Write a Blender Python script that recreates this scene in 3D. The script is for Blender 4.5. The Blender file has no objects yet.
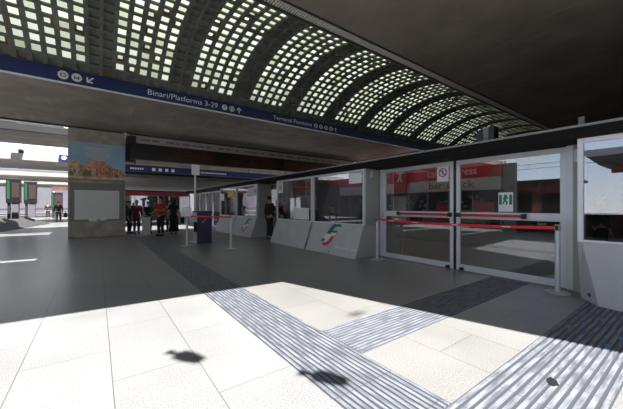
import bpy, bmesh, math, random
from mathutils import Vector, Matrix
random.seed(7)
S = bpy.context.scene
COL = S.collection
PI = math.pi

# ------------------------------------------------------------------ materials
def new_mat(name):
    m = bpy.data.materials.new(name); m.use_nodes = True
    nt = m.node_tree
    for n in list(nt.nodes): nt.nodes.remove(n)
    out = nt.nodes.new('ShaderNodeOutputMaterial')
    return m, nt, out

def principled(name, col, rough=0.6, metal=0.0, spec=0.5, noise=0.0, nscale=8.0, emit=None, estr=0.0, coat=0.0):
    m, nt, out = new_mat(name)
    b = nt.nodes.new('ShaderNodeBsdfPrincipled')
    nt.links.new(b.outputs[0], out.inputs[0])
    b.inputs['Base Color'].default_value = (*col, 1)
    b.inputs['Roughness'].default_value = rough
    b.inputs['Metallic'].default_value = metal
    b.inputs['Specular IOR Level'].default_value = spec
    if coat: b.inputs['Coat Weight'].default_value = coat
    if emit:
        b.inputs['Emission Color'].default_value = (*emit, 1)
        b.inputs['Emission Strength'].default_value = estr
    if noise > 0:
        tc = nt.nodes.new('ShaderNodeTexCoord')
        n = nt.nodes.new('ShaderNodeTexNoise'); n.inputs['Scale'].default_value = nscale
        n.inputs['Detail'].default_value = 5
        r = nt.nodes.new('ShaderNodeValToRGB')
        r.color_ramp.elements[0].position = .3; r.color_ramp.elements[1].position = .7
        r.color_ramp.elements[0].color = (*[c*(1-noise) for c in col], 1)
        r.color_ramp.elements[1].color = (*[min(1, c*(1+noise)) for c in col], 1)
        nt.links.new(tc.outputs['Object'], n.inputs['Vector'])
        nt.links.new(n.outputs['Fac'], r.inputs['Fac'])
        nt.links.new(r.outputs[0], b.inputs['Base Color'])
    return m

def mth(nt, op, a, b=None, c=None):
    n = nt.nodes.new('ShaderNodeMath'); n.operation = op
    for i, v in enumerate((a, b, c)):
        if v is None: continue
        if isinstance(v, (int, float)): n.inputs[i].default_value = v
        else: nt.links.new(v, n.inputs[i])
    return n.outputs[0]

def mixc(nt, fac, a, b):
    n = nt.nodes.new('ShaderNodeMix'); n.data_type = 'RGBA'
    for key, v in ((0, fac), (6, a), (7, b)):
        if isinstance(v, (int, float)): n.inputs[key].default_value = v
        elif isinstance(v, tuple): n.inputs[key].default_value = (*v, 1)
        else: nt.links.new(v, n.inputs[key])
    return n.outputs[2]

def mat_floor():
    m, nt, out = new_mat('granite_floor')
    b = nt.nodes.new('ShaderNodeBsdfPrincipled'); nt.links.new(b.outputs[0], out.inputs[0])
    tc = nt.nodes.new('ShaderNodeTexCoord')
    sp = nt.nodes.new('ShaderNodeSeparateXYZ'); nt.links.new(tc.outputs['Object'], sp.inputs[0])
    cb = nt.nodes.new('ShaderNodeCombineXYZ')
    nt.links.new(mth(nt, 'ADD', sp.outputs[1], 0.35), cb.inputs[0])
    nt.links.new(mth(nt, 'SUBTRACT', sp.outputs[0], 0.10), cb.inputs[1])
    br = nt.nodes.new('ShaderNodeTexBrick'); nt.links.new(cb.outputs[0], br.inputs['Vector'])
    br.inputs['Scale'].default_value = 1; br.inputs['Mortar Size'].default_value = .004
    br.inputs['Mortar Smooth'].default_value = .3
    br.inputs['Brick Width'].default_value = 1.27; br.inputs['Row Height'].default_value = .64
    br.offset = .5
    br.inputs['Color1'].default_value = (.212, .211, .210, 1); br.inputs['Color2'].default_value = (.232, .231, .229, 1)
    br.inputs['Mortar'].default_value = (.09, .087, .083, 1)
    n1 = nt.nodes.new('ShaderNodeTexNoise'); n1.inputs['Scale'].default_value = 95; n1.inputs['Detail'].default_value = 3
    nt.links.new(tc.outputs['Object'], n1.inputs['Vector'])
    n2 = nt.nodes.new('ShaderNodeTexNoise'); n2.inputs['Scale'].default_value = .9; n2.inputs['Detail'].default_value = 4
    nt.links.new(tc.outputs['Object'], n2.inputs['Vector'])
    sp1 = mth(nt, 'MULTIPLY_ADD', n1.outputs['Fac'], 2.0, .0)
    sp2 = mth(nt, 'MULTIPLY_ADD', n2.outputs['Fac'], .5, .75)
    f = mth(nt, 'MULTIPLY', sp1, sp2)
    vm = nt.nodes.new('ShaderNodeVectorMath'); vm.operation = 'SCALE'
    nt.links.new(br.outputs['Color'], vm.inputs[0]); nt.links.new(f, vm.inputs['Scale'])
    # a worn rusty stain with its own shape beside the side strip
    dx = mth(nt, 'SUBTRACT', sp.outputs[0], 2.72); dy = mth(nt, 'SUBTRACT', sp.outputs[1], 2.74)
    d = mth(nt, 'SQRT', mth(nt, 'ADD', mth(nt, 'MULTIPLY', dx, dx), mth(nt, 'MULTIPLY', mth(nt, 'MULTIPLY', dy, dy), 4.0)))
    mr = nt.nodes.new('ShaderNodeMapRange'); nt.links.new(d, mr.inputs[0])
    mr.inputs[1].default_value = .02; mr.inputs[2].default_value = .22; mr.inputs[3].default_value = .75; mr.inputs[4].default_value = 0
    warm = mth(nt, 'MULTIPLY', mth(nt, 'GREATER_THAN', sp.outputs[0], 2.03), .55)
    wv = nt.nodes.new('ShaderNodeMix'); wv.data_type = 'RGBA'; wv.blend_type = 'MULTIPLY'; wv.inputs[7].default_value = (.83, .79, .73, 1)
    nt.links.new(warm, wv.inputs[0]); nt.links.new(vm.outputs[0], wv.inputs[6])
    c = mixc(nt, mr.outputs[0], wv.outputs[2], (.045, .033, .027))
    nt.links.new(c, b.inputs['Base Color'])
    b.inputs['Roughness'].default_value = .3
    b.inputs['Specular IOR Level'].default_value = .5
    return m

def mat_strip(along):
    """ribbed paving: pale worn ribs, darker grooves, seams every 0.45 m"""
    m, nt, out = new_mat('ribbed_paving_' + 'xy'[along])
    b = nt.nodes.new('ShaderNodeBsdfPrincipled'); nt.links.new(b.outputs[0], out.inputs[0])
    tc = nt.nodes.new('ShaderNodeTexCoord')
    sp = nt.nodes.new('ShaderNodeSeparateXYZ'); nt.links.new(tc.outputs['Object'], sp.inputs[0])
    n1 = nt.nodes.new('ShaderNodeTexNoise'); n1.inputs['Scale'].default_value = 1; n1.inputs['Detail'].default_value = 5
    mp = nt.nodes.new('ShaderNodeMapping'); nt.links.new(tc.outputs['Object'], mp.inputs[0])
    sc = [26, 26, 1]; sc[along] = 4
    mp.inputs['Scale'].default_value = sc
    nt.links.new(mp.outputs[0], n1.inputs['Vector'])
    rp = nt.nodes.new('ShaderNodeValToRGB'); nt.links.new(n1.outputs['Fac'], rp.inputs[0])
    rp.color_ramp.elements[0].position = .36; rp.color_ramp.elements[0].color = (.085, .09, .105, 1)
    rp.color_ramp.elements[1].position = .60; rp.color_ramp.elements[1].color = (.19, .20, .225, 1)
    h = mth(nt, 'GREATER_THAN', sp.outputs[2], .0045)
    c = mixc(nt, h, (.055, .058, .067), rp.outputs[0])
    fr = mth(nt, 'FRACT', mth(nt, 'DIVIDE', mth(nt, 'ADD', sp.outputs[along], 99.19), .45))
    seam = mth(nt, 'LESS_THAN', fr, .022)
    c = mixc(nt, mth(nt, 'MULTIPLY', seam, .7), c, (.06, .06, .07))
    nt.links.new(c, b.inputs['Base Color'])
    b.inputs['Roughness'].default_value = .5; b.inputs['Specular IOR Level'].default_value = .35
    return m

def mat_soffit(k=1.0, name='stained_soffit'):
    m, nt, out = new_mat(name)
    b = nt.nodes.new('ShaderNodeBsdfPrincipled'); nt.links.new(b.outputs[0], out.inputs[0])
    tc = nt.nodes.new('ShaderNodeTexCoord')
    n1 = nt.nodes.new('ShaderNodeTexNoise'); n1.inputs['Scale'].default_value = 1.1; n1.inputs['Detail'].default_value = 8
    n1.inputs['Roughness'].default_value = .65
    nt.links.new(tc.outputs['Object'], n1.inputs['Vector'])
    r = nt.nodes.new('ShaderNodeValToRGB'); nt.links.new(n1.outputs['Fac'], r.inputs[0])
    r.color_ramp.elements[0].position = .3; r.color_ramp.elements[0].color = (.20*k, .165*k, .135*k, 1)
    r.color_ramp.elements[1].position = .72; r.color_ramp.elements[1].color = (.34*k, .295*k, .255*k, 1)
    # pale diagonal scratches
    mp = nt.nodes.new('ShaderNodeMapping'); nt.links.new(tc.outputs['Object'], mp.inputs[0])
    mp.inputs['Rotation'].default_value = (0, 0, math.radians(-52)); mp.inputs['Scale'].default_value = (3.2, .28, 1)
    n2 = nt.nodes.new('ShaderNodeTexNoise'); n2.inputs['Scale'].default_value = 1.2; n2.inputs['Detail'].default_value = 6
    nt.links.new(mp.outputs[0], n2.inputs['Vector'])
    r2 = nt.nodes.new('ShaderNodeValToRGB'); nt.links.new(n2.outputs['Fac'], r2.inputs[0])
    r2.color_ramp.elements[0].position = .60; r2.color_ramp.elements[0].color = (0, 0, 0, 1)
    r2.color_ramp.elements[1].position = .76; r2.color_ramp.elements[1].color = (.5, .5, .5, 1)
    c = mixc(nt, r2.outputs[0], r.outputs[0], (.47*k, .42*k, .38*k))
    nt.links.new(c, b.inputs['Base Color'])
    b.inputs['Roughness'].default_value = .6; b.inputs['Specular IOR Level'].default_value = .3
    return m

def mat_glass(name, tint=(.80, .81, .81), coat=.11):
    m, nt, out = new_mat(name)
    t = nt.nodes.new('ShaderNodeBsdfTransparent'); t.inputs[0].default_value = (*tint, 1)
    g = nt.nodes.new('ShaderNodeBsdfGlossy'); g.inputs['Roughness'].default_value = .004
    g.inputs[0].default_value = (.95, .96, 1, 1)
    fr = nt.nodes.new('ShaderNodeFresnel'); fr.inputs[0].default_value = 1.5
    f = mth(nt, 'MINIMUM', mth(nt, 'ADD', mth(nt, 'MULTIPLY', fr.outputs[0], .8), coat), .95)
    mx = nt.nodes.new('ShaderNodeMixShader')
    nt.links.new(f, mx.inputs[0]); nt.links.new(t.outputs[0], mx.inputs[1]); nt.links.new(g.outputs[0], mx.inputs[2])
    nt.links.new(mx.outputs[0], out.inputs[0])
    return m

def mat_glassblock():
    m, nt, out = new_mat('frosted_glass_block')
    geo = nt.nodes.new('ShaderNodeNewGeometry')
    r = nt.nodes.new('ShaderNodeValToRGB'); nt.links.new(geo.outputs['Random Per Island'], r.inputs[0])
    e = r.color_ramp.elements
    e[0].position = 0; e[0].color = (.14, .15, .10, 1)
    e[1].position = 1; e[1].color = (.28, .295, .24, 1)
    x = e.new(.5); x.color = (.215, .235, .18, 1)
    t = nt.nodes.new('ShaderNodeBsdfTranslucent'); nt.links.new(r.outputs[0], t.inputs[0])
    g = nt.nodes.new('ShaderNodeBsdfPrincipled'); g.inputs['Base Color'].default_value = (.5, .55, .5, 1)
    g.inputs['Roughness'].default_value = .3
    mx = nt.nodes.new('ShaderNodeMixShader'); mx.inputs[0].default_value = .12
    nt.links.new(t.outputs[0], mx.inputs[1]); nt.links.new(g.outputs[0], mx.inputs[2])
    nt.links.new(mx.outputs[0], out.inputs[0])
    return m

M = {}
M['floor'] = mat_floor()
M['strip_y'] = mat_strip(1); M['strip_x'] = mat_strip(0)
M['soffit'] = mat_soffit(1.2); M['soffit_shaded'] = mat_soffit(.68, 'shaded_stained_soffit')  # darker copy of the soffit, standing in for shade on the right slab
M['glass'] = mat_glass('coated_glass')
M['block'] = mat_glassblock()
M['vault'] = principled('vault_concrete', (.155, .16, .14), .75, noise=.25, nscale=2)
M['rust'] = principled('rusty_patch', (.20, .10, .05), .8)
M['concrete'] = principled('concrete', (.34, .31, .28), .8, noise=.18, nscale=1.5)
M['pillar'] = principled('pillar_stone', (.47, .43, .365), .7, noise=.22, nscale=3)
M['blue'] = principled('sign_blue', (.012, .022, .13), .35)
M['navy'] = principled('desk_navy', (.03, .035, .10), .45)
M['white'] = principled('white_print', (.82, .83, .85), .5)
M['paper'] = principled('paper', (.92, .92, .95), .6)
M['alu'] = principled('brushed_aluminium', (.78, .81, .87), .4, metal=.15)
M['steel'] = principled('satin_steel', (.72, .75, .80), .35, metal=.3)
M['boothgrey'] = principled('booth_grey_panel', (.54, .55, .58), .5, noise=.05, nscale=4)
M['sidegrey'] = principled('booth_side_panel', (.42, .425, .41), .55)
M['dark'] = principled('dark_metal', (.03, .03, .032), .5)
M['beam'] = principled('beam_dark_metal', (.013, .012, .011), .75, spec=.15)
M['black'] = principled('black_plastic', (.012, .012, .014), .4)
M['red'] = principled('signal_red', (.80, .02, .045), .4)
M['redbar'] = principled('push_bar_red', (.60, .025, .03), .35)
M['fascia'] = principled('shop_fascia_red', (.72, .02, .04), .45)
M['green'] = principled('emblem_green', (.0, .17, .13), .4)
M['exitgreen'] = principled('exit_sign_green', (.0, .22, .14), .4)
M['skin'] = principled('skin', (.52, .30, .21), .55)
M['hair'] = principled('dark_hair', (.02, .014, .01), .6)
M['greyhair'] = principled('white_hair', (.55, .53, .5), .7)
M['cloth_black'] = principled('black_cloth', (.014, .014, .016), .85)
M['cloth_dark'] = principled('dark_trousers', (.02, .02, .024), .85)
M['cloth_red'] = principled('red_shirt_cloth', (.55, .02, .02), .8)
M['cloth_maroon'] = principled('maroon_coat_cloth', (.17, .02, .03), .85)
M['cloth_grey'] = principled('grey_cloth', (.16, .17, .19), .85)
M['cloth_teal'] = principled('dark_teal_cloth', (.04, .08, .08), .85)
M['vest'] = principled('yellow_vest_cloth', (.55, .60, .04), .7)
M['yellow'] = principled('yellow_card', (.80, .62, .03), .6)
M['shop_dark'] = principled('shop_dark_panel', (.045, .042, .045), .5)
M['shop_grey'] = principled('shop_grey_panel', (.34, .33, .34), .5)
M['shop_white'] = principled('shop_white_band', (.72, .71, .70), .5)
M['brown'] = principled('brown_cladding', (.13, .075, .055), .6, noise=.2, nscale=2)
M['brick'] = principled('red_brown_facade', (.16, .06, .045), .7, noise=.3, nscale=1)
M['stucco'] = principled('pale_stucco', (.125, .117, .132), .8, noise=.08, nscale=.6)
M['tallstucco'] = principled('grey_stucco', (.32, .30, .28), .8, noise=.1, nscale=.6)
M['awning'] = principled('green_awning', (.05, .20, .05), .7)
M['stone'] = principled('grey_stone', (.05, .047, .047), .7, noise=.2, nscale=5)
M['led'] = principled('amber_led', (.04, .015, .007), .5, emit=(1, .28, .08), estr=.012)
M['ledboard'] = principled('display_black', (.012, .011, .011), .35)
M['greenled'] = principled('green_screen', (.015, .07, .035), .4, emit=(.05, .7, .25), estr=.08)
M['header'] = principled('board_header_grey', (.58, .54, .53), .5)
M['headtext'] = principled('board_header_print', (.34, .22, .21), .5)
M['grille'] = principled('grille_metal', (.55, .53, .48), .5)
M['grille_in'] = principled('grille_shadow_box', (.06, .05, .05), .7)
M['skyblue'] = principled('poster_sky', (.38, .60, .80), .5, noise=.15, nscale=.8)
M['poster_text'] = principled('poster_text_band', (.62, .65, .70), .5)
for i, c in enumerate([(.78, .33, .21), (.85, .47, .31), (.64, .30, .22), (.78, .56, .42), (.56, .39, .31)]):
    M['pb%d' % i] = principled('poster_building_%d' % i, c, .6, noise=.3, nscale=6)
M['poster_dark'] = principled('poster_dark_detail', (.26, .13, .11), .6)
M['poster_green'] = principled('poster_trees', (.22, .22, .13), .6)
M['frame_grey'] = principled('frame_grey', (.27, .27, .27), .5)
M['sheet'] = principled('timetable_sheet', (.90, .91, .92), .5)
M['sheet_line'] = principled('timetable_print', (.83, .84, .85), .6)
M['pink'] = principled('notice_magenta', (.50, .03, .18), .5)
M['pigeon'] = principled('pigeon_feathers', (.15, .16, .18), .8)
M['purple'] = principled('lilac_screen_board', (.20, .17, .26), .5)

# ------------------------------------------------------------------ mesh helpers
def box(bm, x0, x1, y0, y1, z0, z1):
    v = [bm.verts.new((x, y, z)) for z in (z0, z1) for y in (y0, y1) for x in (x0, x1)]
    for f in ((0, 2, 3, 1), (4, 5, 7, 6), (0, 1, 5, 4), (2, 6, 7, 3), (0, 4, 6, 2), (1, 3, 7, 5)):
        bm.faces.new([v[i] for i in f])

def prism(bm, pts, fn, a, b):
    """pts 2-D outline, fn(p, q, t) -> xyz, extruded t from a to b"""
    A = [bm.verts.new(fn(p, q, a)) for p, q in pts]
    B = [bm.verts.new(fn(p, q, b)) for p, q in pts]
    n = len(pts)
    bm.faces.new(A); bm.faces.new(B[::-1])
    for i in range(n):
        bm.faces.new((A[i], B[i], B[(i+1) % n], A[(i+1) % n]))

def lathe(bm, prof, n=20, cx=0, cy=0, cz=0):
    rings = []
    for r, z in prof:
        if r < 1e-6: rings.append([bm.verts.new((cx, cy, cz+z))])
        else: rings.append([bm.verts.new((cx+r*math.cos(2*PI*i/n), cy+r*math.sin(2*PI*i/n), cz+z)) for i in range(n)])
    for a, b in zip(rings, rings[1:]):
        for i in range(n):
            j = (i+1) % n
            q = [a[i % len(a)], a[j % len(a)], b[j % len(b)], b[i % len(b)]]
            q = list(dict.fromkeys(q))
            if len(q) > 2: bm.faces.new(q)

def tube(bm, pts, r, n=8):
    pts = [Vector(p) for p in pts]
    prev = None; rings = []
    for i, p in enumerate(pts):
        d = (pts[min(i+1, len(pts)-1)] - pts[max(i-1, 0)]).normalized()
        u = d.orthogonal().normalized() if prev is None else (prev - d*prev.dot(d)).normalized()
        prev = u; w = d.cross(u)
        rings.append([bm.verts.new(p + (u*math.cos(2*PI*k/n) + w*math.sin(2*PI*k/n))*r) for k in range(n)])
    for a, b in zip(rings, rings[1:]):
        for k in range(n): bm.faces.new((a[k], a[(k+1) % n], b[(k+1) % n], b[k]))
    bm.faces.new(rings[0][::-1]); bm.faces.new(rings[-1])

def ellipsoid(bm, c, r, rot=None, seg=16, rings=10):
    mt = Matrix.Translation(c) @ (rot.to_4x4() if rot else Matrix.Identity(4)) @ Matrix.Diagonal((*r, 1))
    bmesh.ops.create_uvsphere(bm, u_segments=seg, v_segments=rings, radius=1, matrix=mt)

def obj(name, bm, m, parent=None, bevel=0, smooth=False):
    bmesh.ops.recalc_face_normals(bm, faces=bm.faces)
    me = bpy.data.meshes.new(name); bm.to_mesh(me); bm.free()
    if smooth:
        for p in me.polygons: p.use_smooth = True
    for mm in (m if isinstance(m, (list, tuple)) else [m]): me.materials.append(mm)
    o = bpy.data.objects.new(name, me); COL.objects.link(o)
    if parent: o.parent = parent
    if bevel:
        b = o.modifiers.new('Bevel', 'BEVEL'); b.width = bevel; b.segments = 2; b.limit_method = 'ANGLE'
    return o

def bobj(name, m, parent, *boxes, bevel=0):
    bm = bmesh.new()
    for b in boxes: box(bm, *b)
    return obj(name, bm, m, parent, bevel)

def tag(o, label, cat, group=None):
    o['label'] = label; o['category'] = cat
    if group: o['group'] = group
    return o

def thing(name, label, cat, loc=(0, 0, 0), rz=0, group=None):
    o = bpy.data.objects.new(name, None); COL.objects.link(o)
    o.location = loc; o.rotation_euler = (0, 0, rz); o.empty_display_size = .2
    return tag(o, label, cat, group)

def struct(o):
    o['kind'] = 'structure'; return o

def sempty(name):
    o = bpy.data.objects.new(name, None); COL.objects.link(o); return struct(o)

def text(name, body, size, loc, rot, m, parent, align='LEFT', width=None, depth=.004):
    cu = bpy.data.curves.new(name, 'FONT'); cu.body = body; cu.size = size; cu.extrude = depth
    cu.align_x = align; cu.align_y = 'CENTER'
    t = bpy.data.objects.new(name + '_tmp', cu); COL.objects.link(t)
    dg = bpy.context.evaluated_depsgraph_get(); dg.update()
    me = bpy.data.meshes.new_from_object(t.evaluated_get(dg))
    bpy.data.objects.remove(t); bpy.data.curves.remove(cu)
    me.name = name; me.materials.clear(); me.materials.append(m)
    if width:
        xs = [v.co.x for v in me.vertices]; k = width/(max(xs)-min(xs))
        for v in me.vertices: v.co.x *= k
    o = bpy.data.objects.new(name, me); COL.objects.link(o)
    o.location = loc; o.rotation_euler = rot
    if parent: o.parent = parent
    return o

FACE_Y = (PI/2, 0, 0)            # print that faces -Y
FACE_X = (PI/2, 0, -PI/2)        # print that faces -X

def flat_poly(name, polys, fn, a, b, m, parent):
    bm = bmesh.new()
    for pts in polys: prism(bm, pts, fn, a, b)
    return obj(name, bm, m, parent)

# ------------------------------------------------------------------ SETTING
HC = 4.85                        # soffit height
YB, YR, YG = 10.8, 4.24, 4.50    # sign band, right slab edge, grille inner edge
WX, BX = 6.37, 5.75              # glass wall plane, booth front plane

struct(bobj('floor', M['floor'], None, (-70, 45, -45, 110, -.3, 0)))

def strip(name, x0, x1, y0, y1, along, n):
    bm = bmesh.new()
    prof = []
    lo, hi = (x0, x1) if along == 1 else (y0, y1)
    w = (hi-lo)/n
    prof.append((lo, .0005))
    for i in range(n):
        a = lo+i*w
        prof += [(a+w*.16, .001), (a+w*.24, .006), (a+w*.80, .006), (a+w*.88, .001)]
    prof.append((hi, .0005))
    l0, l1 = (y0, y1) if along == 1 else (x0, x1)
    def P(p, z, t): return (p, t, z) if along == 1 else (t, p, z)
    A = [bm.verts.new(P(p, z, l0)) for p, z in prof]; B = [bm.verts.new(P(p, z, l1)) for p, z in prof]
    for i in range(len(prof)-1): bm.faces.new((A[i], A[i+1], B[i+1], B[i]))
    o = obj(name, bm, M['strip_y' if along == 1 else 'strip_x']); struct(o)
    o['label'] = {1: 'ribbed grey tactile strip running away from the viewer'}.get(along, 'ribbed grey tactile strip running towards the glass wall')
    return o
strip('tactile_strip', 1.38, 2.03, 1.10, 15.6, 1, 13)
strip('tactile_strip', 2.03, 6.30, 1.97, 2.61, 0, 13)
strip('tactile_strip', 1.38, 9.0, .42, 1.10, 0, 12)
# broken corner in the paving
bm = bmesh.new()
prism(bm, [(2.84, .74), (2.90, .71), (2.965, .745), (2.99, .79), (2.93, .80), (2.88, .785)], lambda p, q, t: (p, q, t), .0055, .0075)
struct(obj('floor_hole', bm, M['black']))

bm = bmesh.new()
for (x0, y0) in ((4.35, .98), (4.62, .90), (4.95, .80), (4.05, .62), (4.4, .56)):
    prism(bm, [(x0, y0), (x0+.10, y0-.005), (x0+.11, y0+.03), (x0+.015, y0+.035)], lambda p, q, t: (p, q, t), .0062, .0068)
struct(obj('floor_paint_marks', bm, principled('faded_blue_paint', (.10, .20, .42), .6)))
# slabs
def slab(name, pts, z0=HC, z1=5.27, m='soffit'):
    bm = bmesh.new(); prism(bm, pts, lambda p, q, t: (p, q, t), z0, z1)
    return struct(obj(name, bm, M[m]))
slab('ceiling', [(-.45, 2.335), (3.57, 2.02), (5.36, -3.9), (30, -3.9), (30, YR), (-6, YR), (-6, 2.80)], m='soffit_shaded')  # unseen back edges shaped so their shadow bounds the sunlit floor
slab('ceiling', [(-6, -14), (-.45, -14), (-.45, 2.335), (-6, 2.80)])
slab('ceiling', [(-16, YB), (30, YB), (30, 16.3), (-16, 16.3)])
slab('ceiling', [(-16, 18.4), (.5, 18.4), (.5, 22.7), (-16, 22.7)], m='concrete')
slab('ceiling', [(.5, 20.6), (30, 20.6), (30, 22.7), (.5, 22.7)], m='concrete')
slab('ceiling', [(.7, 22.7), (30, 22.7), (30, 30.2), (.7, 30.2)], z1=5.0, m='concrete')
slab('ceiling', [(1.5, 38), (30, 38), (30, 46), (1.5, 46)], z1=5.3, m='concrete')
slab('ceiling', [(3, 56), (30, 56), (30, 62), (3, 62)], z1=5.3, m='concrete')
slab('ceiling', [(-16, 30.3), (30, 30.3), (30, 38), (-16, 38)], z1=5.3, m='concrete')
slab('ceiling', [(-30, 46), (30, 46), (30, 56), (-30, 56)], z1=5.3, m='concrete')
slab('ceiling', [(-30, 62), (30, 62), (30, 74), (-30, 74)], z1=5.3, m='concrete')

# vault of glass blocks in a coffered concrete shell
def vault():
    yc = (YG+YB)/2; half = (YB-YG)/2; rise = 1.2
    R = (half*half+rise*rise)/(2*rise); zc = 5.27+rise-R
    th = math.asin(half/R); rows = 24; p = .307
    def P(x, a, d=0): return (x, yc+(R+d)*math.sin(a), zc+(R+d)*math.cos(a))
    bc, bg, br = bmesh.new(), bmesh.new(), bmesh.new()
    da = 2*th/rows
    cache = {}
    def cv(i, j):
        if (i, j) not in cache: cache[(i, j)] = bc.verts.new(P(.55-p/2+i*p, -th+j*da))
        return cache[(i, j)]
    k0, k1 = -12, 92
    for k in range(k0, k1+1):
        glassy = (k % 7 < 5) if k >= -2 else True
        if -2 <= k <= -1: glassy = False
        for j in range(rows):
            if j == 9 and k < -2: continue           # unseen row left open so a sliver of sun reaches the floor
            x = .55+k*p; a = -th+(j+.5)*da
            hx, ha = p*.31, da*.36
            if not glassy: hx, ha = p*.36, da*.38
            o = [cv(k, j), cv(k+1, j), cv(k+1, j+1), cv(k, j+1)]
            h = [bc.verts.new(P(x+sx*hx, a+sa*ha)) for sx, sa in ((-1, -1), (1, -1), (1, 1), (-1, 1))]
            dep = .05 if glassy else .07
            t = [bc.verts.new(P(x+sx*hx, a+sa*ha, dep)) for sx, sa in ((-1, -1), (1, -1), (1, 1), (-1, 1))]
            for i in range(4):
                i2 = (i+1) % 4
                bc.faces.new((o[i], o[i2], h[i2], h[i])); bc.faces.new((h[i], h[i2], t[i2], t[i]))
            if not glassy or j == 0 or j == rows-1: bc.faces.new(t)
            else:
                bad = random.random() < .13
                s = .62 if bad else 1.02
                ox, oa = (random.uniform(-.3, .3), random.uniform(-.3, .3)) if bad else (0, 0)
                q = [P(x+(sx*s+ox)*hx, a+(sa*s+oa)*ha, dep-.003) for sx, sa in ((-1, -1), (1, -1), (1, 1), (-1, 1))]
                bg.faces.new([bg.verts.new(c) for c in q])
                if bad:
                    O = [br.verts.new(P(x+sx*hx, a+sa*ha, dep-.002)) for sx, sa in ((-1, -1), (1, -1), (1, 1), (-1, 1))]
                    I = [br.verts.new(c) for c in q]
                    for i in range(4): br.faces.new((O[i], O[(i+1) % 4], I[(i+1) % 4], I[i]))
    v = sempty('ceiling')
    v['label'] = 'barrel vault of coffered concrete and glass blocks'
    obj('vault_shell', bc, M['vault'], v); obj('glass_blocks', bg, M['block'], v); obj('rusty_block_rims', br, M['rust'], v)
    bm = bmesh.new()                                # end wall beyond the partition
    pts = [(YG, 4.85)] + [(yc+R*math.sin(-th+j*da), zc+R*math.cos(-th+j*da)) for j in range(rows+1)] + [(YB, 4.85)]
    prism(bm, pts, lambda a, b, t: (t, a, b), .55+(k1+.5)*p, .55+(k1+.5)*p+.15)
    struct(obj('wall_vault_end', bm, M['vault']))
vault()
struct(bobj('trim_1', M['vault'], None, (-.6, 29, YG, YG+.03, HC, 5.27)))
# grille along the slab edge, plain strip further on
g = sempty('trim_2')
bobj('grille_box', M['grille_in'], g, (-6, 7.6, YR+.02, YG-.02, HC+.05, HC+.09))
bm = bmesh.new()
x = .6
while x < 7.6:
    box(bm, x, x+.026, YR+.02, YG-.03, HC-.004, HC+.05); x += .052
obj('grille_slats', bm, M['grille'], g)
bobj('grille_rails', M['dark'], g, (-6, 29, YR, YR+.035, HC-.02, HC+.1), (-6, 29, YG-.035, YG+.01, HC-.02, HC+.1))
bobj('plain_strip', M['grille'], g, (7.6, 29, YR+.035, YG-.035, HC-.012, HC+.06))

# glass partition: beam, posts
struct(bobj('trim_3', M['beam'], None, (5.70, 6.5, -4, 25, 2.40, 2.575), bevel=.004))
struct(bobj('trim_4', M['frame_grey'], None, (5.685, 5.70, -4, 25, 2.555, 2.59)))
struct(bobj('trim_5', M['sidegrey'], None, (6.30, 6.46, 1.235, 1.37, 0, 2.40), bevel=.004))

def door_leaf(name, y0, y1, hinge_left, bar):
    d = sempty(name)
    X0, X1 = WX-.03, WX+.03
    fr = bmesh.new()
    w = .085
    box(fr, X0, X1, y0, y0+w, .02, 2.39); box(fr, X0, X1, y1-w, y1, .02, 2.39)
    box(fr, X0+.001, X1-.001, y0+w, y1-w, .02, .14); box(fr, X0+.001, X1-.001, y0+w, y1-w, 2.30, 2.39)
    box(fr, X0+.001, X1-.001, y0+w, y1-w, 1.13, 1.27)
    obj('door_frame', fr, M['alu'], d, .004)
    bobj('glass_pane', M['glass'], d, (WX-.004, WX+.004, y0+w-.01, y1-w+.01, .13, 1.14))
    bobj('glass_pane', M['glass'], d, (WX-.004, WX+.004, y0+w-.01, y1-w+.01, 1.26, 2.31))
    a, b = bar
    pb = bobj('push_bar', M['redbar'], d, (X0-.075, X0-.035, a, b, 1.185, 1.235), bevel=.012)
    for yy in (a, b-.07): bobj('push_bar_bracket', M['black'], pb, (X0-.08, X0, yy, yy+.07, 1.165, 1.255), bevel=.006)
    bobj('door_shoe', M['black'], d, (X0-.03, X0, (y1-.17 if not hinge_left else y0+.08), (y1-.08 if not hinge_left else y0+.17), .02, .085), bevel=.01)
    return d
door_leaf('door_1', 3.39, 5.36, True, (3.42, 4.86))
door_leaf('door_2', 1.46, 3.33, False, (2.02, 3.29))
fr = sempty('trim_6')
bobj('jamb', M['alu'], fr, (WX-.05, WX+.05, 5.365, 5.46, 0, 2.4))
bobj('jamb', M['alu'], fr, (WX-.05, WX+.05, 1.372, 1.455, 0, 2.4))
bobj('meeting_post', M['black'], fr, (WX-.035, WX+.035, 3.335, 3.385, 0, 2.4))
bobj('threshold', M['frame_grey'], fr, (WX-.05, WX+.05, 1.37, 5.46, 0, .015))

# recessed door between the second and third booths, and the run of glazing beyond
d3 = sempty('door_3')
fb = bmesh.new()
for y in (10.28, 11.08, 11.88): box(fb, WX-.03, WX+.03, y, y+.08, 0, 2.4)
box(fb, WX-.029, WX+.029, 10.3, 11.95, .0, .1); box(fb, WX-.029, WX+.029, 10.3, 11.95, 2.3, 2.4); box(fb, WX-.029, WX+.029, 10.3, 11.95, 1.1, 1.2)
obj('door_frame', fb, M['sidegrey'], d3)
bobj('glass_pane', M['glass'], d3, (WX-.004, WX+.004, 10.35, 11.9, .08, 2.32))
w1 = sempty('window_1')
fb = bmesh.new()
for i in range(6):
    y = 17.0+i*1.55; box(fb, WX-.04, WX+.04, y, y+.08, 0, 2.4)
box(fb, WX-.035, WX+.035, 17.0, 24.9, 0, .1); box(fb, WX-.035, WX+.035, 17.0, 24.9, 2.3, 2.4)
obj('window_frame', fb, M['alu'], w1)
bobj('window_pane', M['glass'], w1, (WX-.004, WX+.004, 17.05, 24.8, .08, 2.32))

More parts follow.
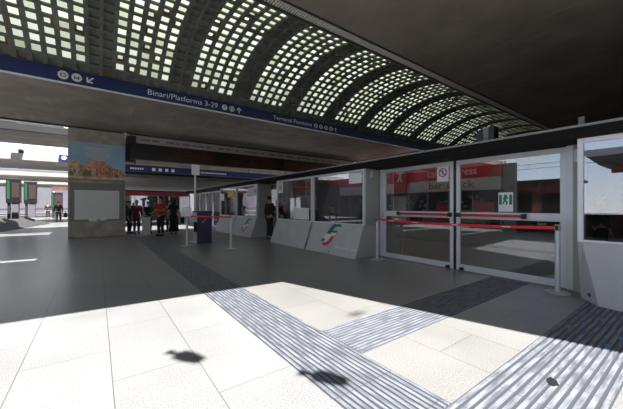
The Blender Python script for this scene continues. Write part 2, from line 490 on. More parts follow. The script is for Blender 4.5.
# ------------------------------------------------------------------ ticket booths
def emblem(parent, yc, zc, s):
    """slanting green, white and red ribbon letter on the sloping front"""
    u = Vector((.31, 0, .87)).normalized()          # up the slope
    base = Vector((5.44, 0, 0))
    nrm = Vector((-.87, 0, .31)).normalized()
    def fn(p, q, t):
        w = base + u*(q*s+zc) + nrm*t
        return (w.x, yc-p*s, w.z)
    green = [(-.30, .06), (-.14, .33), (.02, .45), (.38, .46), (.44, .37), (.20, .36), (.08, .30), (.03, .20), (.30, .20), (.24, .12), (-.02, .12), (-.06, .06)]
    white = [(-.42, -.14), (-.30, .05), (-.05, .05), (.0, .115), (.25, .115), (.16, .01), (.0, .0), (-.10, -.18), (-.20, -.26), (-.36, -.27), (-.26, -.14)]
    redp = [(-.34, -.40), (-.42, -.29), (-.20, -.28), (-.08, -.18), (.02, -.02), (.20, .0), (.08, -.22), (-.06, -.36), (-.18, -.40)]
    low = [(-.52, -.25), (-.44, -.13), (-.28, -.13), (-.36, -.25)]
    flat_poly('emblem_green', [green], fn, .001, .004, M['green'], parent)
    flat_poly('emblem_white', [white], fn, .001, .004, M['white'], parent)
    flat_poly('emblem_red', [redp], fn, .001, .004, M['red'], parent)
    flat_poly('emblem_green', [low], fn, .001, .004, M['green'], parent)
    return fn

def booth(label, y0, y1, side=True, chamfer=False, m='boothgrey'):
    t = thing('ticket_booth', label, 'booth', (0, 0, 0), 0, 'grey booths along the glass wall')
    bm = bmesh.new()
    if not chamfer:
        prism(bm, [(5.44, .0), (5.75, .87), (6.40, .87), (6.40, 0)], lambda p, q, tt: (p, tt, q), y0+.03, y1-.03)
    else:                                            # front corner cut away towards the doors
        bot = [(6.28, y1), (5.94, y1), (5.63, .95), (5.56, .40), (5.56, y0), (6.28, y0)]
        top = [(6.28, y1), (5.76, y1), (5.745, y1-.06), (5.74, .40), (5.74, y0), (6.28, y0)]
        A = [bm.verts.new((p, q, 0)) for p, q in bot]; B = [bm.verts.new((p, q, .87)) for p, q in top]
        bm.faces.new(A); bm.faces.new(B[::-1])
        for i in range(6): bm.faces.new((A[i], B[i], B[(i+1) % 6], A[(i+1) % 6]))
    obj('base_panel', bm, M[m], t, .008)
    fb = bmesh.new()
    for y in (y0, y1-.065): box(fb, BX, BX+.07, y, y+.065, .872, 2.395)
    box(fb, BX+.002, BX+.068, y0+.065, y1-.065, 2.33, 2.395); box(fb, BX+.002, BX+.068, y0+.065, y1-.065, .872, .905)
    obj('window_frame', fb, M['alu'], t, .004)
    bobj('window_pane', M['glass'], t, (BX+.03, BX+.038, y0+.06, y1-.06, .90, 2.335))
    if side:
        bobj('side_panel', M['sidegrey'], t, (BX+.072, 6.40, y0, y0+.04, .872, 2.395))
    return t
bA = booth('grey booth nearest the doors, tricolour emblem on its sloping base', 5.50, 7.83)
fn = emblem(bA, 6.72, .55, .80)
uang = math.atan2(.87, .31)
def slope_text(body, size, y, up, m, parent, width):
    o = text('booth_lettering', body, size, (0, 0, 0), (0, 0, 0), m, parent, width=width, depth=.001)
    u = Vector((.31, 0, .87)).normalized(); n = Vector((-.87, 0, .31)).normalized()
    x = Vector((0, -1, 0))
    loc = Vector((5.44, y, 0)) + u*up + n*.003
    o.matrix_local = Matrix(((x.x, u.x, n.x, loc.x), (x.y, u.y, n.y, loc.y), (x.z, u.z, n.z, loc.z), (0, 0, 0, 1)))
    return o
slope_text('Ferrovie dello Stato', .10, 6.42, .24, M['white'], bA, .84)
bobj('base_socket_plate', M['boothgrey'], bA, (5.436, 5.46, 6.62, 6.95, .02, .10))
bB = booth('plain grey sloping booth left of the emblem booth, white sheet in its window', 7.87, 10.24)
bC = booth('distant grey booth with emblem, seen just right of the navy desk', 12.0, 14.4)
emblem(bC, 12.85, .52, .78)
bD = booth('farthest grey booth, half hidden behind the navy desk', 14.45, 16.85)
bR = booth('light grey booth with cut front corner, right of the glass doors', -2.2, 1.20, side=False, chamfer=True)
# cable hole in the right booth, white panel at the top of its window
bm = bmesh.new()
a = Vector((5.94, 1.20, 0)); b_ = Vector((5.63, .95, 0)); top = Vector((5.752, 1.17, .87))
c = a*.42+b_*.58; c = c*.87+top*.13
nrm = (b_-a).cross(top-a).normalized()
if nrm.x > 0: nrm = -nrm
q = nrm.to_track_quat('Z', 'Y').to_matrix().to_4x4()
bmesh.ops.create_cone(bm, cap_ends=True, segments=16, radius1=.028, radius2=.028, depth=.01, matrix=Matrix.Translation(c) @ q)
obj('cable_hole', bm, M['black'], bR)
bobj('white_panel', M['paper'], bR, (BX+.05, BX+.06, -2.1, 1.13, 2.12, 2.33))

# ------------------------------------------------------------------ notices on the glass
def notice(name, label, y, z, w, h, x, m='paper', group='paper notices on the glass'):
    t = thing(name, label, 'notice', (x, y, z), 0, group)
    bobj('sheet', M[m], t, (-.004, 0, -w/2, w/2, -h/2, h/2))
    return t
def ring(bm, r0, r1, x0, x1, n=24, cy=0, cz=0):
    for i in range(n):
        a, b = 2*PI*i/n, 2*PI*(i+1)/n
        pts = [(r0*math.cos(a), r0*math.sin(a)), (r1*math.cos(a), r1*math.sin(a)), (r1*math.cos(b), r1*math.sin(b)), (r0*math.cos(b), r0*math.sin(b))]
        vs0 = [bm.verts.new((x0, cy+p, cz+q)) for p, q in pts]; vs1 = [bm.verts.new((x1, cy+p, cz+q)) for p, q in pts]
        bm.faces.new(vs0); bm.faces.new(vs1[::-1])
        for k in range(4): bm.faces.new((vs0[k], vs1[k], vs1[(k+1) % 4], vs0[(k+1) % 4]))
    bmesh.ops.remove_doubles(bm, verts=bm.verts, dist=.0005)
def no_entry(t, r, zc=0):
    bm = bmesh.new(); ring(bm, r*.78, r, -.008, -.004, cz=zc); obj('prohibition_ring', bm, M['pink'], t)
    flat_poly('prohibition_bar', [[(-.72*r, .55*r), (-.55*r, .72*r), (.72*r, -.55*r), (.55*r, -.72*r)]], lambda p, q, tt: (tt, -p, q+zc), -.008, -.0045, M['pink'], t)
    flat_poly('prohibition_figure', [[(-.1*r, -.55*r), (-.1*r, .2*r), (-.3*r, .2*r), (0, .6*r), (.3*r, .2*r), (.1*r, .2*r), (.1*r, -.55*r)]], lambda p, q, tt: (tt, -p, q+zc), -.007, -.004, M['pink'], t)
XG = WX-.006
n1 = notice('no_entry_notice', 'white sheet with magenta prohibition ring near top of the left door', 3.65, 2.14, .28, .37, XG)
no_entry(n1, .10, .02)
n2 = notice('exit_notice', 'white and green running man sheet on the right door', 2.375, 1.477, .25, .37, XG)
for sg in (-1, 1): bobj('green_bar', M['exitgreen'], n2, (-.008, -.004, sg*.088-.024, sg*.088+.024, -.05, .14))
flat_poly('running_figure', [[(.85*p_, .8*q_+.005) for p_, q_ in [(-.03, .17), (.03, .17), (.035, .12), (.06, .08), (.05, .06), (.02, .085), (.015, .03), (.05, .0), (.03, -.07), (.0, -.06), (.015, -.01), (-.02, .0), (-.04, -.06), (-.07, -.06), (-.04, .02), (-.025, .08), (-.05, .05), (-.065, .065), (-.03, .12)]]], lambda p, q, tt: (tt, -p, q), -.008, -.004, M['exitgreen'], n2)
bobj('printed_line', M['sheet_line'], n2, (-.006, -.004, -.09, .09, -.10, -.09)); bobj('printed_line', M['sheet_line'], n2, (-.006, -.004, -.10, .10, -.14, -.13))
notice('paper_notice', 'blank white sheet at top right corner of the emblem booth window', 5.87, 2.17, .50, .29, BX+.029)
notice('paper_notice', 'large white sheet low in the plain booth window', 8.55, 1.13, .95, .40, BX+.029)
n3 = notice('no_entry_notice', 'white sheet with magenta ring at top left of the plain booth window', 9.97, 2.11, .34, .42, BX+.029); no_entry(n3, .10)
n4 = notice('no_entry_notice', 'white sheet with ring on the booth side panel, above the belt barrier', 0, 0, .1, .1, 0)
bpy.data.objects.remove(n4.children[0]); bpy.data.objects.remove(n4)
t = thing('sticker', 'small white sticker at top of the booth side panel beside the doors', 'sticker', (6.02, 5.499, 2.26))
bobj('sticker_sheet', M['paper'], t, (-.05, .05, -.003, 0, -.085, .085)); bobj('sticker_dot', M['sheet_line'], t, (-.015, .015, -.005, -.003, -.02, .02))
t = thing('sticker', 'small white sticker at top of the grey post right of the doors', 'sticker', (6.299, 1.315, 2.22))
bobj('sticker_sheet', M['paper'], t, (-.003, 0, -.04, .04, -.10, .10)); bobj('sticker_bar', M['sheet_line'], t, (-.005, -.003, -.01, .01, -.04, .03))
notice('paper_notice', 'white sheet at top of the distant emblem booth window', 12.75, 2.05, .75, .40, BX+.029)
n5 = notice('no_entry_notice', 'white sheet with ring at right end of the distant emblem booth window', 12.22, 2.10, .30, .45, BX+.029); no_entry(n5, .09)
notice('yellow_notice', 'yellow card at top of the farthest booth window', 15.3, 2.02, .85, .30, BX+.029, 'yellow')
notice('paper_notice', 'white sheet left of the yellow card on the farthest booth window', 16.5, 1.90, .50, .40, BX+.029)

# ------------------------------------------------------------------ belt barriers
def stanchion(label, x, y, belt_to=None, m='steel'):
    t = thing('belt_barrier_post', label, 'barrier post', (x, y, 0), 0, 'belt barrier posts')
    bm = bmesh.new(); lathe(bm, [(0, 0), (.175, 0), (.175, .012), (.16, .022), (.05, .03), (0, .03)], 28); obj('base', bm, M['sidegrey'], t, smooth=True)
    bm = bmesh.new(); lathe(bm, [(0, .028), (.036, .028), (.036, 1.0), (0, 1.0)], 20); obj('pole', bm, M[m], t, smooth=False)
    bm = bmesh.new(); lathe(bm, [(0, 1.0), (.04, 1.0), (.04, 1.095), (.03, 1.105), (0, 1.105)], 20); hd = obj('head', bm, M['sidegrey'], t)
    bobj('belt_slot', M['black'], hd, (-.046, -.02, -.02, .02, 1.01, 1.085))
    if belt_to:
        bx, by = belt_to[0]-x, belt_to[1]-y
        n = 14; L = math.hypot(bx, by); px, py = -by/L*.0018, bx/L*.0018
        bm = bmesh.new(); prev = None
        for i in range(n+1):
            f = .04/L + (1-.08/L)*i/n; sag = .035*4*f*(1-f) if L > 2 else .008
            c = [(bx*f+sx*px, by*f+sx*py, 1.075-sag+dz) for sx, dz in ((-1, 0), (1, 0), (1, -.052), (-1, -.052))]
            cur = [bm.verts.new(q) for q in c]
            if prev:
                for k in range(4): bm.faces.new((prev[k], cur[k], cur[(k+1) % 4], prev[(k+1) % 4]))
            else: bm.faces.new(cur[::-1])
            prev = cur
        bm.faces.new(prev)
        bl = obj('belt', bm, M['red'], t)
        for f in ((.2, .45, .7, .88) if L > 3 else ()):
            sag = .035*4*f*(1-f)
            cx, cy = bx*f, by*f; dx, dy = bx/L*.07, by/L*.07
            nx, ny = (-py, px); s = -1
            bm = bmesh.new()
            off = Vector((-1, 0, 0))*.004
            vs = [bm.verts.new((cx-dx*k1+off.x, cy-dy*k1, 1.049-sag+k2*.007)) for k1, k2 in ((-1, -1), (1, -1), (1, 1), (-1, 1))]
            vs2 = [bm.verts.new((v.co.x+.001, v.co.y, v.co.z)) for v in vs]
            bm.faces.new(vs); bm.faces.new(vs2[::-1])
            for k in range(4): bm.faces.new((vs[k], vs2[k], vs2[(k+1) % 4], vs[(k+1) % 4]))
            obj('belt_mark', bm, M['paper'], bl)
    return t
stanchion('steel belt post in front of the right door', 5.99, 1.49, (5.87, 5.15))
stanchion('steel belt post between the emblem booth and the left door', 5.87, 5.15)
stanchion('steel belt post right of the navy desk', 3.52, 9.28, (2.54, 10.88))
t = stanchion('steel belt post carrying a white notice, left of the navy desk', 2.54, 10.88)
h = thing('paper_notice', 'tilted white sheet clipped to the post beside the navy desk', 'notice', (2.50, 10.77, 1.19), math.radians(-14))
bobj('sheet', M['paper'], h, (-.16, .16, -.004, .0, -.15, .17)); bobj('printed_line', M['sheet_line'], h, (-.09, .09, -.006, -.004, -.03, -.0)); bobj('clip', M['black'], h, (-.03, .03, .0, .03, -.15, -.02))

# ------------------------------------------------------------------ navy desk, sign pole
t = thing('information_desk', 'navy blue standing desk with grey side beside the belt barrier', 'desk', (2.97, 11.2, 0))
bobj('front_panel', M['navy'], t, (0, .53, 0, .03, 0, 1.17)); bobj('right_panel', M['navy'], t, (.50, .53, .03, .6, 0, 1.17)); bobj('left_panel', M['boothgrey'], t, (0, .03, .03, .6, 0, .42))
bobj('left_rail', M['boothgrey'], t, (0, .03, .03, .6, .80, 1.17)); bobj('shelf', M['navy'], t, (.03, .50, .03, .6, .40, .43)); bobj('back_panel', M['navy'], t, (.03, .5, .57, .6, 0, .9))
bobj('desk_top', M['navy'], t, (-.02, .55, -.02, .62, 1.17, 1.21), bevel=.006)
flat_poly('emblem_red', [[(.22, .82), (.30, .93), (.36, .95), (.33, .88), (.27, .80)]], lambda p, q, tt: (p, tt, q), -.004, .0, M['red'], t)
flat_poly('emblem_white', [[(.18, .78), (.25, .88), (.29, .93), (.22, .82), (.23, .78)]], lambda p, q, tt: (p, tt, q), -.004, .0, M['white'], t)
t = thing('sign_pole', 'tall slim pole with a small white sign on top, rising behind the navy desk', 'sign', (3.12, 12.05, 0))
bm = bmesh.new(); lathe(bm, [(0, 0), (.2, 0), (.2, .02), (.04, .03), (.04, 2.7), (0, 2.7)], 16); obj('pole', bm, M['steel'], t)
bobj('sign_plate', M['paper'], t, (-.15, .15, -.06, -.045, 2.62, 3.02)); bobj('printed_line', M['sheet_line'], t, (-.10, .10, -.063, -.06, 2.88, 2.92))

# ------------------------------------------------------------------ blue direction sign band
t = thing('direction_sign', 'long blue direction band with white lettering along the foot of the vault', 'sign', (0, YB, HC))
bobj('sign_panel', M['blue'], t, (-8, 29, -.04, .0, .03, .42)); bobj('lower_trim', M['alu'], t, (-8, 29, -.06, .0, -.01, .03))
def icon(x, z, r, parent, kind, m='white'):
    bm = bmesh.new(); lathe(bm, [(0, 0), (r, 0), (r, .004), (0, .004)], 24)
    bmesh.ops.rotate(bm, verts=bm.verts, cent=(0, 0, 0), matrix=Matrix.Rotation(PI/2, 3, 'X'))
    bmesh.ops.translate(bm, verts=bm.verts, vec=(x, -.04, z)); o = obj('pictogram_disc', bm, M[m], parent)
    y0, y1 = -.049, -.045
    if kind == 'train':
        bobj('pictogram_glyph', M['blue'], o, (x-.06, x-.035, y0, y1, z-.05, z+.05), (x-.02, x+.05, y0, y1, z-.05, z-.03), (x-.02, x+.05, y0, y1, z+.03, z+.05), (x+.045, x+.065, y0, y1, z-.03, z+.03))
    elif kind == 'metro':
        flat_poly('pictogram_glyph', [[(x-.06, z-.05), (x-.05, z+.05), (x, z-.02), (x+.05, z+.05), (x+.06, z-.05), (x+.035, z-.05), (x+.03, z), (x, z-.05), (x-.03, z), (x-.035, z-.05)]], lambda p, q, tt: (p, tt, q), y0, y1, M['blue'], o)
    elif kind == 'clock':
        bobj('pictogram_glyph', M['blue'], o, (x-.012, x+.012, y0, y1, z-.01, z+.07), (x-.05, x-.012, y0, y1, z-.01, z+.012))
    else:
        bobj('pictogram_glyph', M['blue'], o, (x-.035, x+.035, y0, y1, z-.06, z+.06))
def arrow(x, z, s, parent, ang):
    pts = [(-.14, 0), (0, .14), (.14, 0), (.09, -.02), (.025, .05), (.025, -.14), (-.025, -.14), (-.025, .05), (-.09, -.02)]
    ca, sa = math.cos(ang), math.sin(ang)
    flat_poly('pictogram_arrow', [[(x+s*(p*ca-q*sa), z+s*(p*sa+q*ca)) for p, q in pts]], lambda p, q, tt: (p, tt, q), -.046, -.0405, M['white'], parent)
zc = .225
icon(-.77, zc, .12, t, 'train'); icon(-.47, zc, .12, t, 'metro'); arrow(-.17, zc, .8, t, math.radians(135))
text('lettering', 'Binari/Platforms 3-29', .25, (1.30, -.042, zc), FACE_Y, M['white'], t, width=2.26)
icon(3.84, zc, .105, t, 'clock'); icon(4.12, zc, .105, t, 'train'); arrow(4.40, zc, .8, t, 0)
text('lettering', 'Terminal Fiumicino', .23, (5.88, -.042, zc), FACE_Y, M['white'], t, width=1.98)
for xx in (8.09, 8.39, 8.69, 8.99): icon(xx, zc, .10, t, 'plain')
arrow(9.27, zc, .7, t, 0)

# ------------------------------------------------------------------ departures board
t = thing('departures_board', 'long black departures board with amber rows and grey header under the rear slab edge', 'board', (0, 16.34, HC))
bobj('header_panel', M['header'], t, (1.25, 16, 0, .12, -.42, -.06))
bm = bmesh.new(); x = 1.7
while x < 15:
    w = random.uniform(.12, .42); box(bm, x, x+w, -.006, 0, -.29, -.20); x += w+random.choice([.06, .08, .3])
obj('header_print', bm, M['headtext'], t)
bobj('display_housing', M['ledboard'], t, (1.25, 15, .05, .4, -1.20, -.425))
def rows(x0, x1, nm, z0=-1.12, z1=-.5, dz=.085):
    bm = bmesh.new(); z = z1
    while z > z0:
        x = x0
        while x < x1-.3:
            w = random.uniform(.1, .45)
            if random.random() < .75: box(bm, x, x+w, .04, .05, z-.03, z+.015)
            x += w+.07
        z -= dz
    return obj(nm, bm, M['led'], t)
rows(2.9, 5.6, 'amber_rows'); rows(6.1, 9.2, 'amber_rows'); rows(9.8, 14.5, 'amber_rows')
bobj('header_bracket', M['dark'], t, (1.10, 1.5, -.1, .1, -.5, -.12), (1.10, 29, .0, .05, -.06, .42))

# ------------------------------------------------------------------ pillar with poster and timetable
PX0, PX1, PY = -1.02, 1.08, 16.42
struct(bobj('pillar', M['pillar'], None, (PX0, PX1, PY, PY+1.6, 0, 5.4), bevel=.02))
def yface(p, q, tt): return (p, tt, q)
t = thing('city_poster', 'wide poster of terracotta city buildings under blue sky on the pillar', 'poster', (0, PY, 0))
bobj('poster_panel', M['skyblue'], t, (PX0+.03, PX1-.02, -.03, 0, 2.60, 4.22))
bobj('poster_frame', M['frame_grey'], t, (PX0+.01, PX1, -.035, 0, 2.54, 2.60))
def pp(nm, polys, m, d=.006): flat_poly(nm, polys, yface, -.03-d, -.03, M[m], t)
pp('poster_ground', [[(PX0+.03, 2.60), (PX1-.02, 2.60), (PX1-.02, 2.72), (PX0+.03, 2.74)]], 'pb3', .003)
bl = [(-.99, -.62, 3.42, 3), (-.62, -.38, 3.25, 4), (-.40, -.05, 3.40, 1), (-.05, .32, 3.44, 0), (.30, .55, 3.28, 2), (.52, .80, 3.12, 0), (.78, 1.05, 3.05, 1)]
for i, (a, b, zt, k) in enumerate(bl):
    pp('poster_building', [[(a, 2.7), (b, 2.7), (b, zt-.06), ((a+b)/2, zt), (a, zt-.03)]], 'pb%d' % k, .004+.001*(i % 3))
win = []
for i in range(46):
    a = random.uniform(-.95, 1.0); z = random.uniform(2.78, 3.08); w = random.uniform(.02, .05); hh = random.uniform(.05, .12)
    win.append([(a, z), (a+w, z), (a+w, z+hh), (a, z+hh)])
pp('poster_windows', win, 'poster_dark', .008)
pp('poster_trees', [[(-.5, 2.74), (-.2, 2.74), (-.25, 2.92), (-.38, 3.0), (-.52, 2.9)], [(.62, 2.74), (.85, 2.74), (.8, 2.84), (.66, 2.86)], [(-.98, 2.74), (-.8, 2.74), (-.85, 2.9), (-.96, 2.95)]], 'poster_green', .009)
for z, a, b in ((3.98, -.40, .46), (3.86, -.32, .40), (3.74, -.44, .48), (3.62, -.40, .48), (3.50, -.18, .30)):
    pp('poster_text_line', [[(a, z-.05), (b, z-.05), (b, z+.05), (a, z+.05)]], 'poster_text', .004)
t = thing('timetable_panel', 'pale framed timetable sheet on the pillar below the city poster', 'notice', (0, PY-.003, 0))
bobj('backing_panel', M['frame_grey'], t, (PX0+.06, PX1-.05, -.02, 0, .72, 2.42))
bobj('sheet', M['sheet'], t, (-.80, .84, -.035, -.02, .80, 2.10))
bm = bmesh.new()
for i in range(16):
    x = -.74+i*.098; box(bm, x, x+.05, -.038, -.035, .92, 2.04)
obj('printed_columns', bm, M['sheet_line'], t)
bobj('paper_strip', M['paper'], t, (-.30, .02, -.04, -.035, .72, .86)); bobj('paper_strip', M['paper'], t, (.10, .34, -.04, -.035, .74, .86))

# rear edge of the slab: conduit pipes, gutter
struct(bobj('trim_7', M['dark'], None, (-16, 1.0, 16.32, 16.45, 4.80, 5.1)))
struct(bobj('trim_8', M['dark'], None, (-16, .5, 18.2, 18.42, 4.78, 5.3)))
bm = bmesh.new(); tube(bm, [(-16, 17.2, 4.95), (-1.2, 17.2, 4.95)], .06); tube(bm, [(-2.8, 17.6, 4.98), (-1.0, 17.6, 4.98)], .05); tube(bm, [(-16, 17.2, 4.95), (-16, 18.3, 4.95)], .03)
obj('ceiling_pipes', bm, M['sidegrey']); struct(bpy.data.objects['ceiling_pipes'])
struct(bobj('trim_10', M['dark'], None, (1.085, 1.5, 16.75, 17.1, 3.55, 5.35)))
for i, y in enumerate((23.2, 25.4, 28.0, 30.5, 34.0)):
    struct(bobj('trim_%d' % (11+i), M['dark' if i % 2 else 'concrete'], None, (.8, 30, y, y+.35, 4.25, 4.85)))
struct(bobj('trim_9', M['concrete'], None, (-16, 30, 30.2, 30.32, 4.83, 5.32)))

t = thing('direction_sign', 'farther blue sign band with small white pictograms under the departures board', 'sign', (0, 22.45, HC))
bobj('sign_panel', M['blue'], t, (1.2, 14, -.05, 0, -1.16, -.80)); bobj('hanger', M['dark'], t, *[(x, x+.05, -.03, .0, -.80, 0) for x in (2, 6, 10, 13.5)])
bobj('lettering', M['white'], t, *[(1.75+i*.13, 1.84+i*.13, -.055, -.05, -1.04, -.92) for i in range(6)])
for x in (3.0, 3.4, 3.8, 4.2): bobj('pictogram', M['white'], t, (x, x+.2, -.055, -.05, -1.08, -.88))
bobj('lettering', M['white'], t, *[(6.2+i*.14, 6.29+i*.14, -.055, -.05, -1.03, -.93) for i in range(14)])
t = thing('square_sign', 'small blue square sign with white ring left of the pillar', 'sign', (-2.42, 30.1, 0))
bobj('sign_plate', M['blue'], t, (.02, .62, -.04, 0, 4.95, 5.40)); bm = bmesh.new(); ring(bm, .07, .15, -.004, 0, 20)
bmesh.ops.rotate(bm, verts=bm.verts, cent=(0, 0, 0), matrix=Matrix.Rotation(PI/2, 3, 'Z')); bmesh.ops.translate(bm, verts=bm.verts, vec=(.32, -.041, 5.175)); obj('white_ring', bm, M['white'], t)
bobj('hanger', M['dark'], t, (.1, .5, 0, .1, 5.0, 5.2))
t = thing('floodlight', 'white box floodlight against the bright gap at far left', 'lamp', (-4.65, 29.9, 0))
bobj('lamp_box', M['shop_white'], t, (-.28, .28, -.25, .25, 5.52, 6.05), bevel=.03); bobj('bracket', M['dark'], t, (-.05, .25, .35, .42, 5.27, 5.6), (-.05, .25, .2, .42, 5.6, 5.7))

# ------------------------------------------------------------------ small fittings on the beam and ceiling
t = thing('beam_loudspeaker', 'dark twin box with grey post on the beam above the meeting of the doors', 'speaker', (6.1, 2.58, 2.575))
bobj('cabinet', M['black'], t, (-.1, .1, .05, .16, 0, .29)); bobj('cabinet', M['black'], t, (-.1, .1, -.15, -.05, 0, .31)); bobj('post', M['frame_grey'], t, (-.09, .09, -.05, .05, 0, .33))
t = thing('beam_bracket', 'small grey bracket standing on the beam at upper right', 'bracket', (6.1, 1.22, 2.575))
bobj('stem', M['frame_grey'], t, (-.03, .03, -.035, .035, .02, .21)); bobj('foot_plate', M['frame_grey'], t, (-.06, .06, -.06, .06, 0, .02))

# ------------------------------------------------------------------ snack bar seen through the glass
SX = 17.4
t = thing('snack_bar', 'red and white snack bar front seen through the glass doors', 'shop', (SX, 0, 0))
bobj('red_fascia', M['fascia'], t, (0, .3, 6.7, 30, 3.02, 3.95)); bobj('white_band', M['shop_white'], t, (-.02, .3, 6.7, 30, 2.30, 3.0))
bobj('back_wall', M['shop_dark'], t, (2.8, 3.0, 6.7, 30, 0, 4.0)); bobj('end_wall', M['shop_grey'], t, (0, 3, 6.0, 6.6, 0, 4.4)); bobj('shop_ceiling', M['shop_dark'], t, (.3, 2.8, 6.7, 30, 2.4, 2.5))
bm = bmesh.new()
for y in [6.7+i*1.45 for i in range(17)]: box(bm, .05, .15, y, y+.08, 0, 2.3)
obj('mullions', bm, M['shop_grey'], t)
M['tube'] = principled('lamp_tube', (.9, .9, .9), .5, emit=(1, .96, .9), estr=7)
for i in range(7):
    y = 7.2+i*3.1
    lf = bobj('luminaire', M['frame_grey'], t, (-1.1, -.98, y, y+2.6, 4.52, 4.60)); bobj('lamp_tube', M['tube'], lf, (-1.07, -1.01, y+.05, y+2.55, 4.47, 4.52)); bobj('luminaire_arm', M['dark'], lf, (-.98, .3, y+1.2, y+1.3, 4.54, 4.58))
bobj('fascia_top', M['shop_dark'], t, (0.01, .3, 6.7, 30, 3.95, 4.7))
bobj('counter', M['shop_grey'], t, (1.2, 1.8, 8, 12.2, 0, 1.15)); bobj('light_panel', M['shop_white'], t, (.3, .4, 12.9, 14.2, .2, 2.1)); bobj('light_panel', M['shop_white'], t, (.6, .7, 15.2, 16.4, .3, 2.0))
bobj('red_poster', M['fascia'], t, (.3, .34, 9.6, 10.6, .5, 1.5)); bobj('red_poster', M['fascia'], t, (.3, .34, 7.2, 8.2, .9, 1.6))
bm = bmesh.new()
for i in range(40):
    y = random.uniform(7.2, 16); z = random.choice([1.3, 1.6, 1.9]); box(bm, 2.5, 2.7, y, y+random.uniform(.05, .2), z, z+random.uniform(.1, .25))
obj('shelf_goods', bm, M['shop_white'], t)
text('lettering', 'caffè express', .62, (-.01, 11.03, 3.42), FACE_X, M['white'], t, width=3.05)
text('lettering', 'bar snack', .62, (-.03, 10.95, 2.66), FACE_X, M['fascia'], t, width=2.85)
o = bobj('logo_panel', M['red'], t, (-.25, -.2, 12.45, 13.55, 2.35, 3.95))
flat_poly('logo_mark', [[(-.33, .50), (.33, .50), (.30, .36), (.12, .33), (.10, .1), (.22, -.25), (.08, -.25), (0, 0), (-.12, -.25), (-.28, -.25), (-.10, .1), (-.06, .33), (-.33, .36)]], lambda p, q, tt: (tt, 13.0-p, 3.3+q), -.27, -.25, M['white'], o)
# farther building right of the snack bar
t = thing('platform_kiosk', 'dark brown kiosk with green awning behind the right door', 'kiosk', (22, 0, 0))
bobj('wall', M['brown'], t, (0, .3, -4, 6, 0, 3.6)); bobj('awning', M['awning'], t, (-.8, 0, 2.8, 5.2, 2.55, 2.95)); bobj('roof', M['dark'], t, (-1.2, .6, -4, 6.2, 3.6, 3.9)); bobj('light_panel', M['shop_white'], t, (-.05, 0, 4.5, 5.3, 1.2, 2.2)); bobj('red_band', M['fascia'], t, (-.06, 0, -4, 2.2, 2.7, 3.4))
struct(bobj('wall_far_right', M['shop_dark'], None, (29.5, 30, -4, 31, 0, 5.0)))
# screen board and things inside the booth
t = thing('display_panel', 'tall lilac panel standing behind the emblem booth window', 'panel', (7.6, 8.9, 0))
bobj('panel', M['purple'], t, (0, .06, -.25, .9, .0, 2.25)); bobj('foot', M['dark'], t, (-.2, .25, -.2, .85, 0, .04))

# ------------------------------------------------------------------ far left: stone island, totems, railing, walls
t = tag(flat_poly('stone_plinth', [[(-5.6, 21.0), (-4.3, 21.2), (-2.9, 30.5), (-5.6, 31)]], lambda p, q, tt: (p, q, tt), 0, .12, M['stone'], None), 'low sloping grey stone plinth under the green screens', 'plinth')
bm = bmesh.new()
bot = [(-6.2, 21.4), (-4.15, 22.2), (-2.95, 31), (-6.2, 32)]; tp = [(-6.2, 23.0), (-5.3, 23.4), (-4.3, 30), (-6.2, 31)]
A = [bm.verts.new((p, q, 0)) for p, q in bot]; B = [bm.verts.new((p, q, .62)) for p, q in tp]
bm.faces.new(A); bm.faces.new(B[::-1])
for i in range(4): bm.faces.new((A[i], B[i], B[(i+1) % 4], A[(i+1) % 4]))
me = bpy.data.meshes.new('stone_plinth'); bmesh.ops.recalc_face_normals(bm, faces=bm.faces); bm.to_mesh(me); bm.free(); me.materials.append(M['stone']); t.data = me
M['totem_display'] = principled('totem_display', (.05, .034, .03), .4)
M['pavilion_red'] = principled('pavilion_red', (.22, .012, .022), .5)
def totem(label, x, y, z0, w, hgt):
    t = thing('screen_totem', label, 'screen', (x, y, z0), 0, 'green screen totems on the left')
    bobj('housing', M['black'], t, (-w/2, w/2, 0, .45, .95, hgt), bevel=.03)
    bobj('green_screen', M['greenled'], t, (-w/2-.02, -w/2, .05, .40, 1.2, hgt-.2)); bobj('green_edge', M['greenled'], t, (-w/2+.04, -w/2+.17, -.02, 0, 1.2, hgt-.15))
    bobj('front_display', M['totem_display'], t, (-w/2+.26, w/2-.04, -.02, 0, 1.3, hgt-.25)); bobj('lower_panel', M['stucco'], t, (-w/2+.24, w/2-.08, .05, .40, 0, .95)); bobj('leg', M['dark'], t, (-w/2+.05, -w/2+.16, .1, .35, 0, .95))
totem('nearest tall totem with glowing green side, at the left edge', -4.11, 25, .62, .62, 2.45)
totem('second totem with dark display, right of the nearest one', -3.89, 29, .62, .66, 2.55)
totem('small distant totem with green screen above the walking person', -3.68, 44, 0, .95, 2.95)
t = thing('railing', 'pale metal railing crossing behind the green screen totems', 'railing', (0, 40, 0))
bm = bmesh.new()
obj('top_rail', (tube(bm, [(-14, 0, 1.1), (1, 0, 1.1)], .05), bm)[1], M['alu'], t); bm = bmesh.new(); tube(bm, [(-14, 0, .55), (1, 0, .55)], .03); obj('mid_rail', bm, M['alu'], t)
for i in range(8):
    bm = bmesh.new(); tube(bm, [(-14+i*2.1, 0, 0), (-14+i*2.1, 0, 1.1)], .05); obj('rail_post', bm, M['alu'], t)
struct(bobj('wall_back', M['stucco'], None, (-60, 40, 84, 85, 0, 9)))
t = thing('far_canopy', 'thin reddish canopy strip far behind the left totems', 'canopy', (0, 58, 0))
bobj('fascia', M['brick'], t, (-5.5, 3, 0, .4, 3.8, 4.3)); 
for x in (-5.2, -1, 2.8): bobj('post', M['alu'], t, (x-.08, x+.08, .1, .3, 0, 3.8))
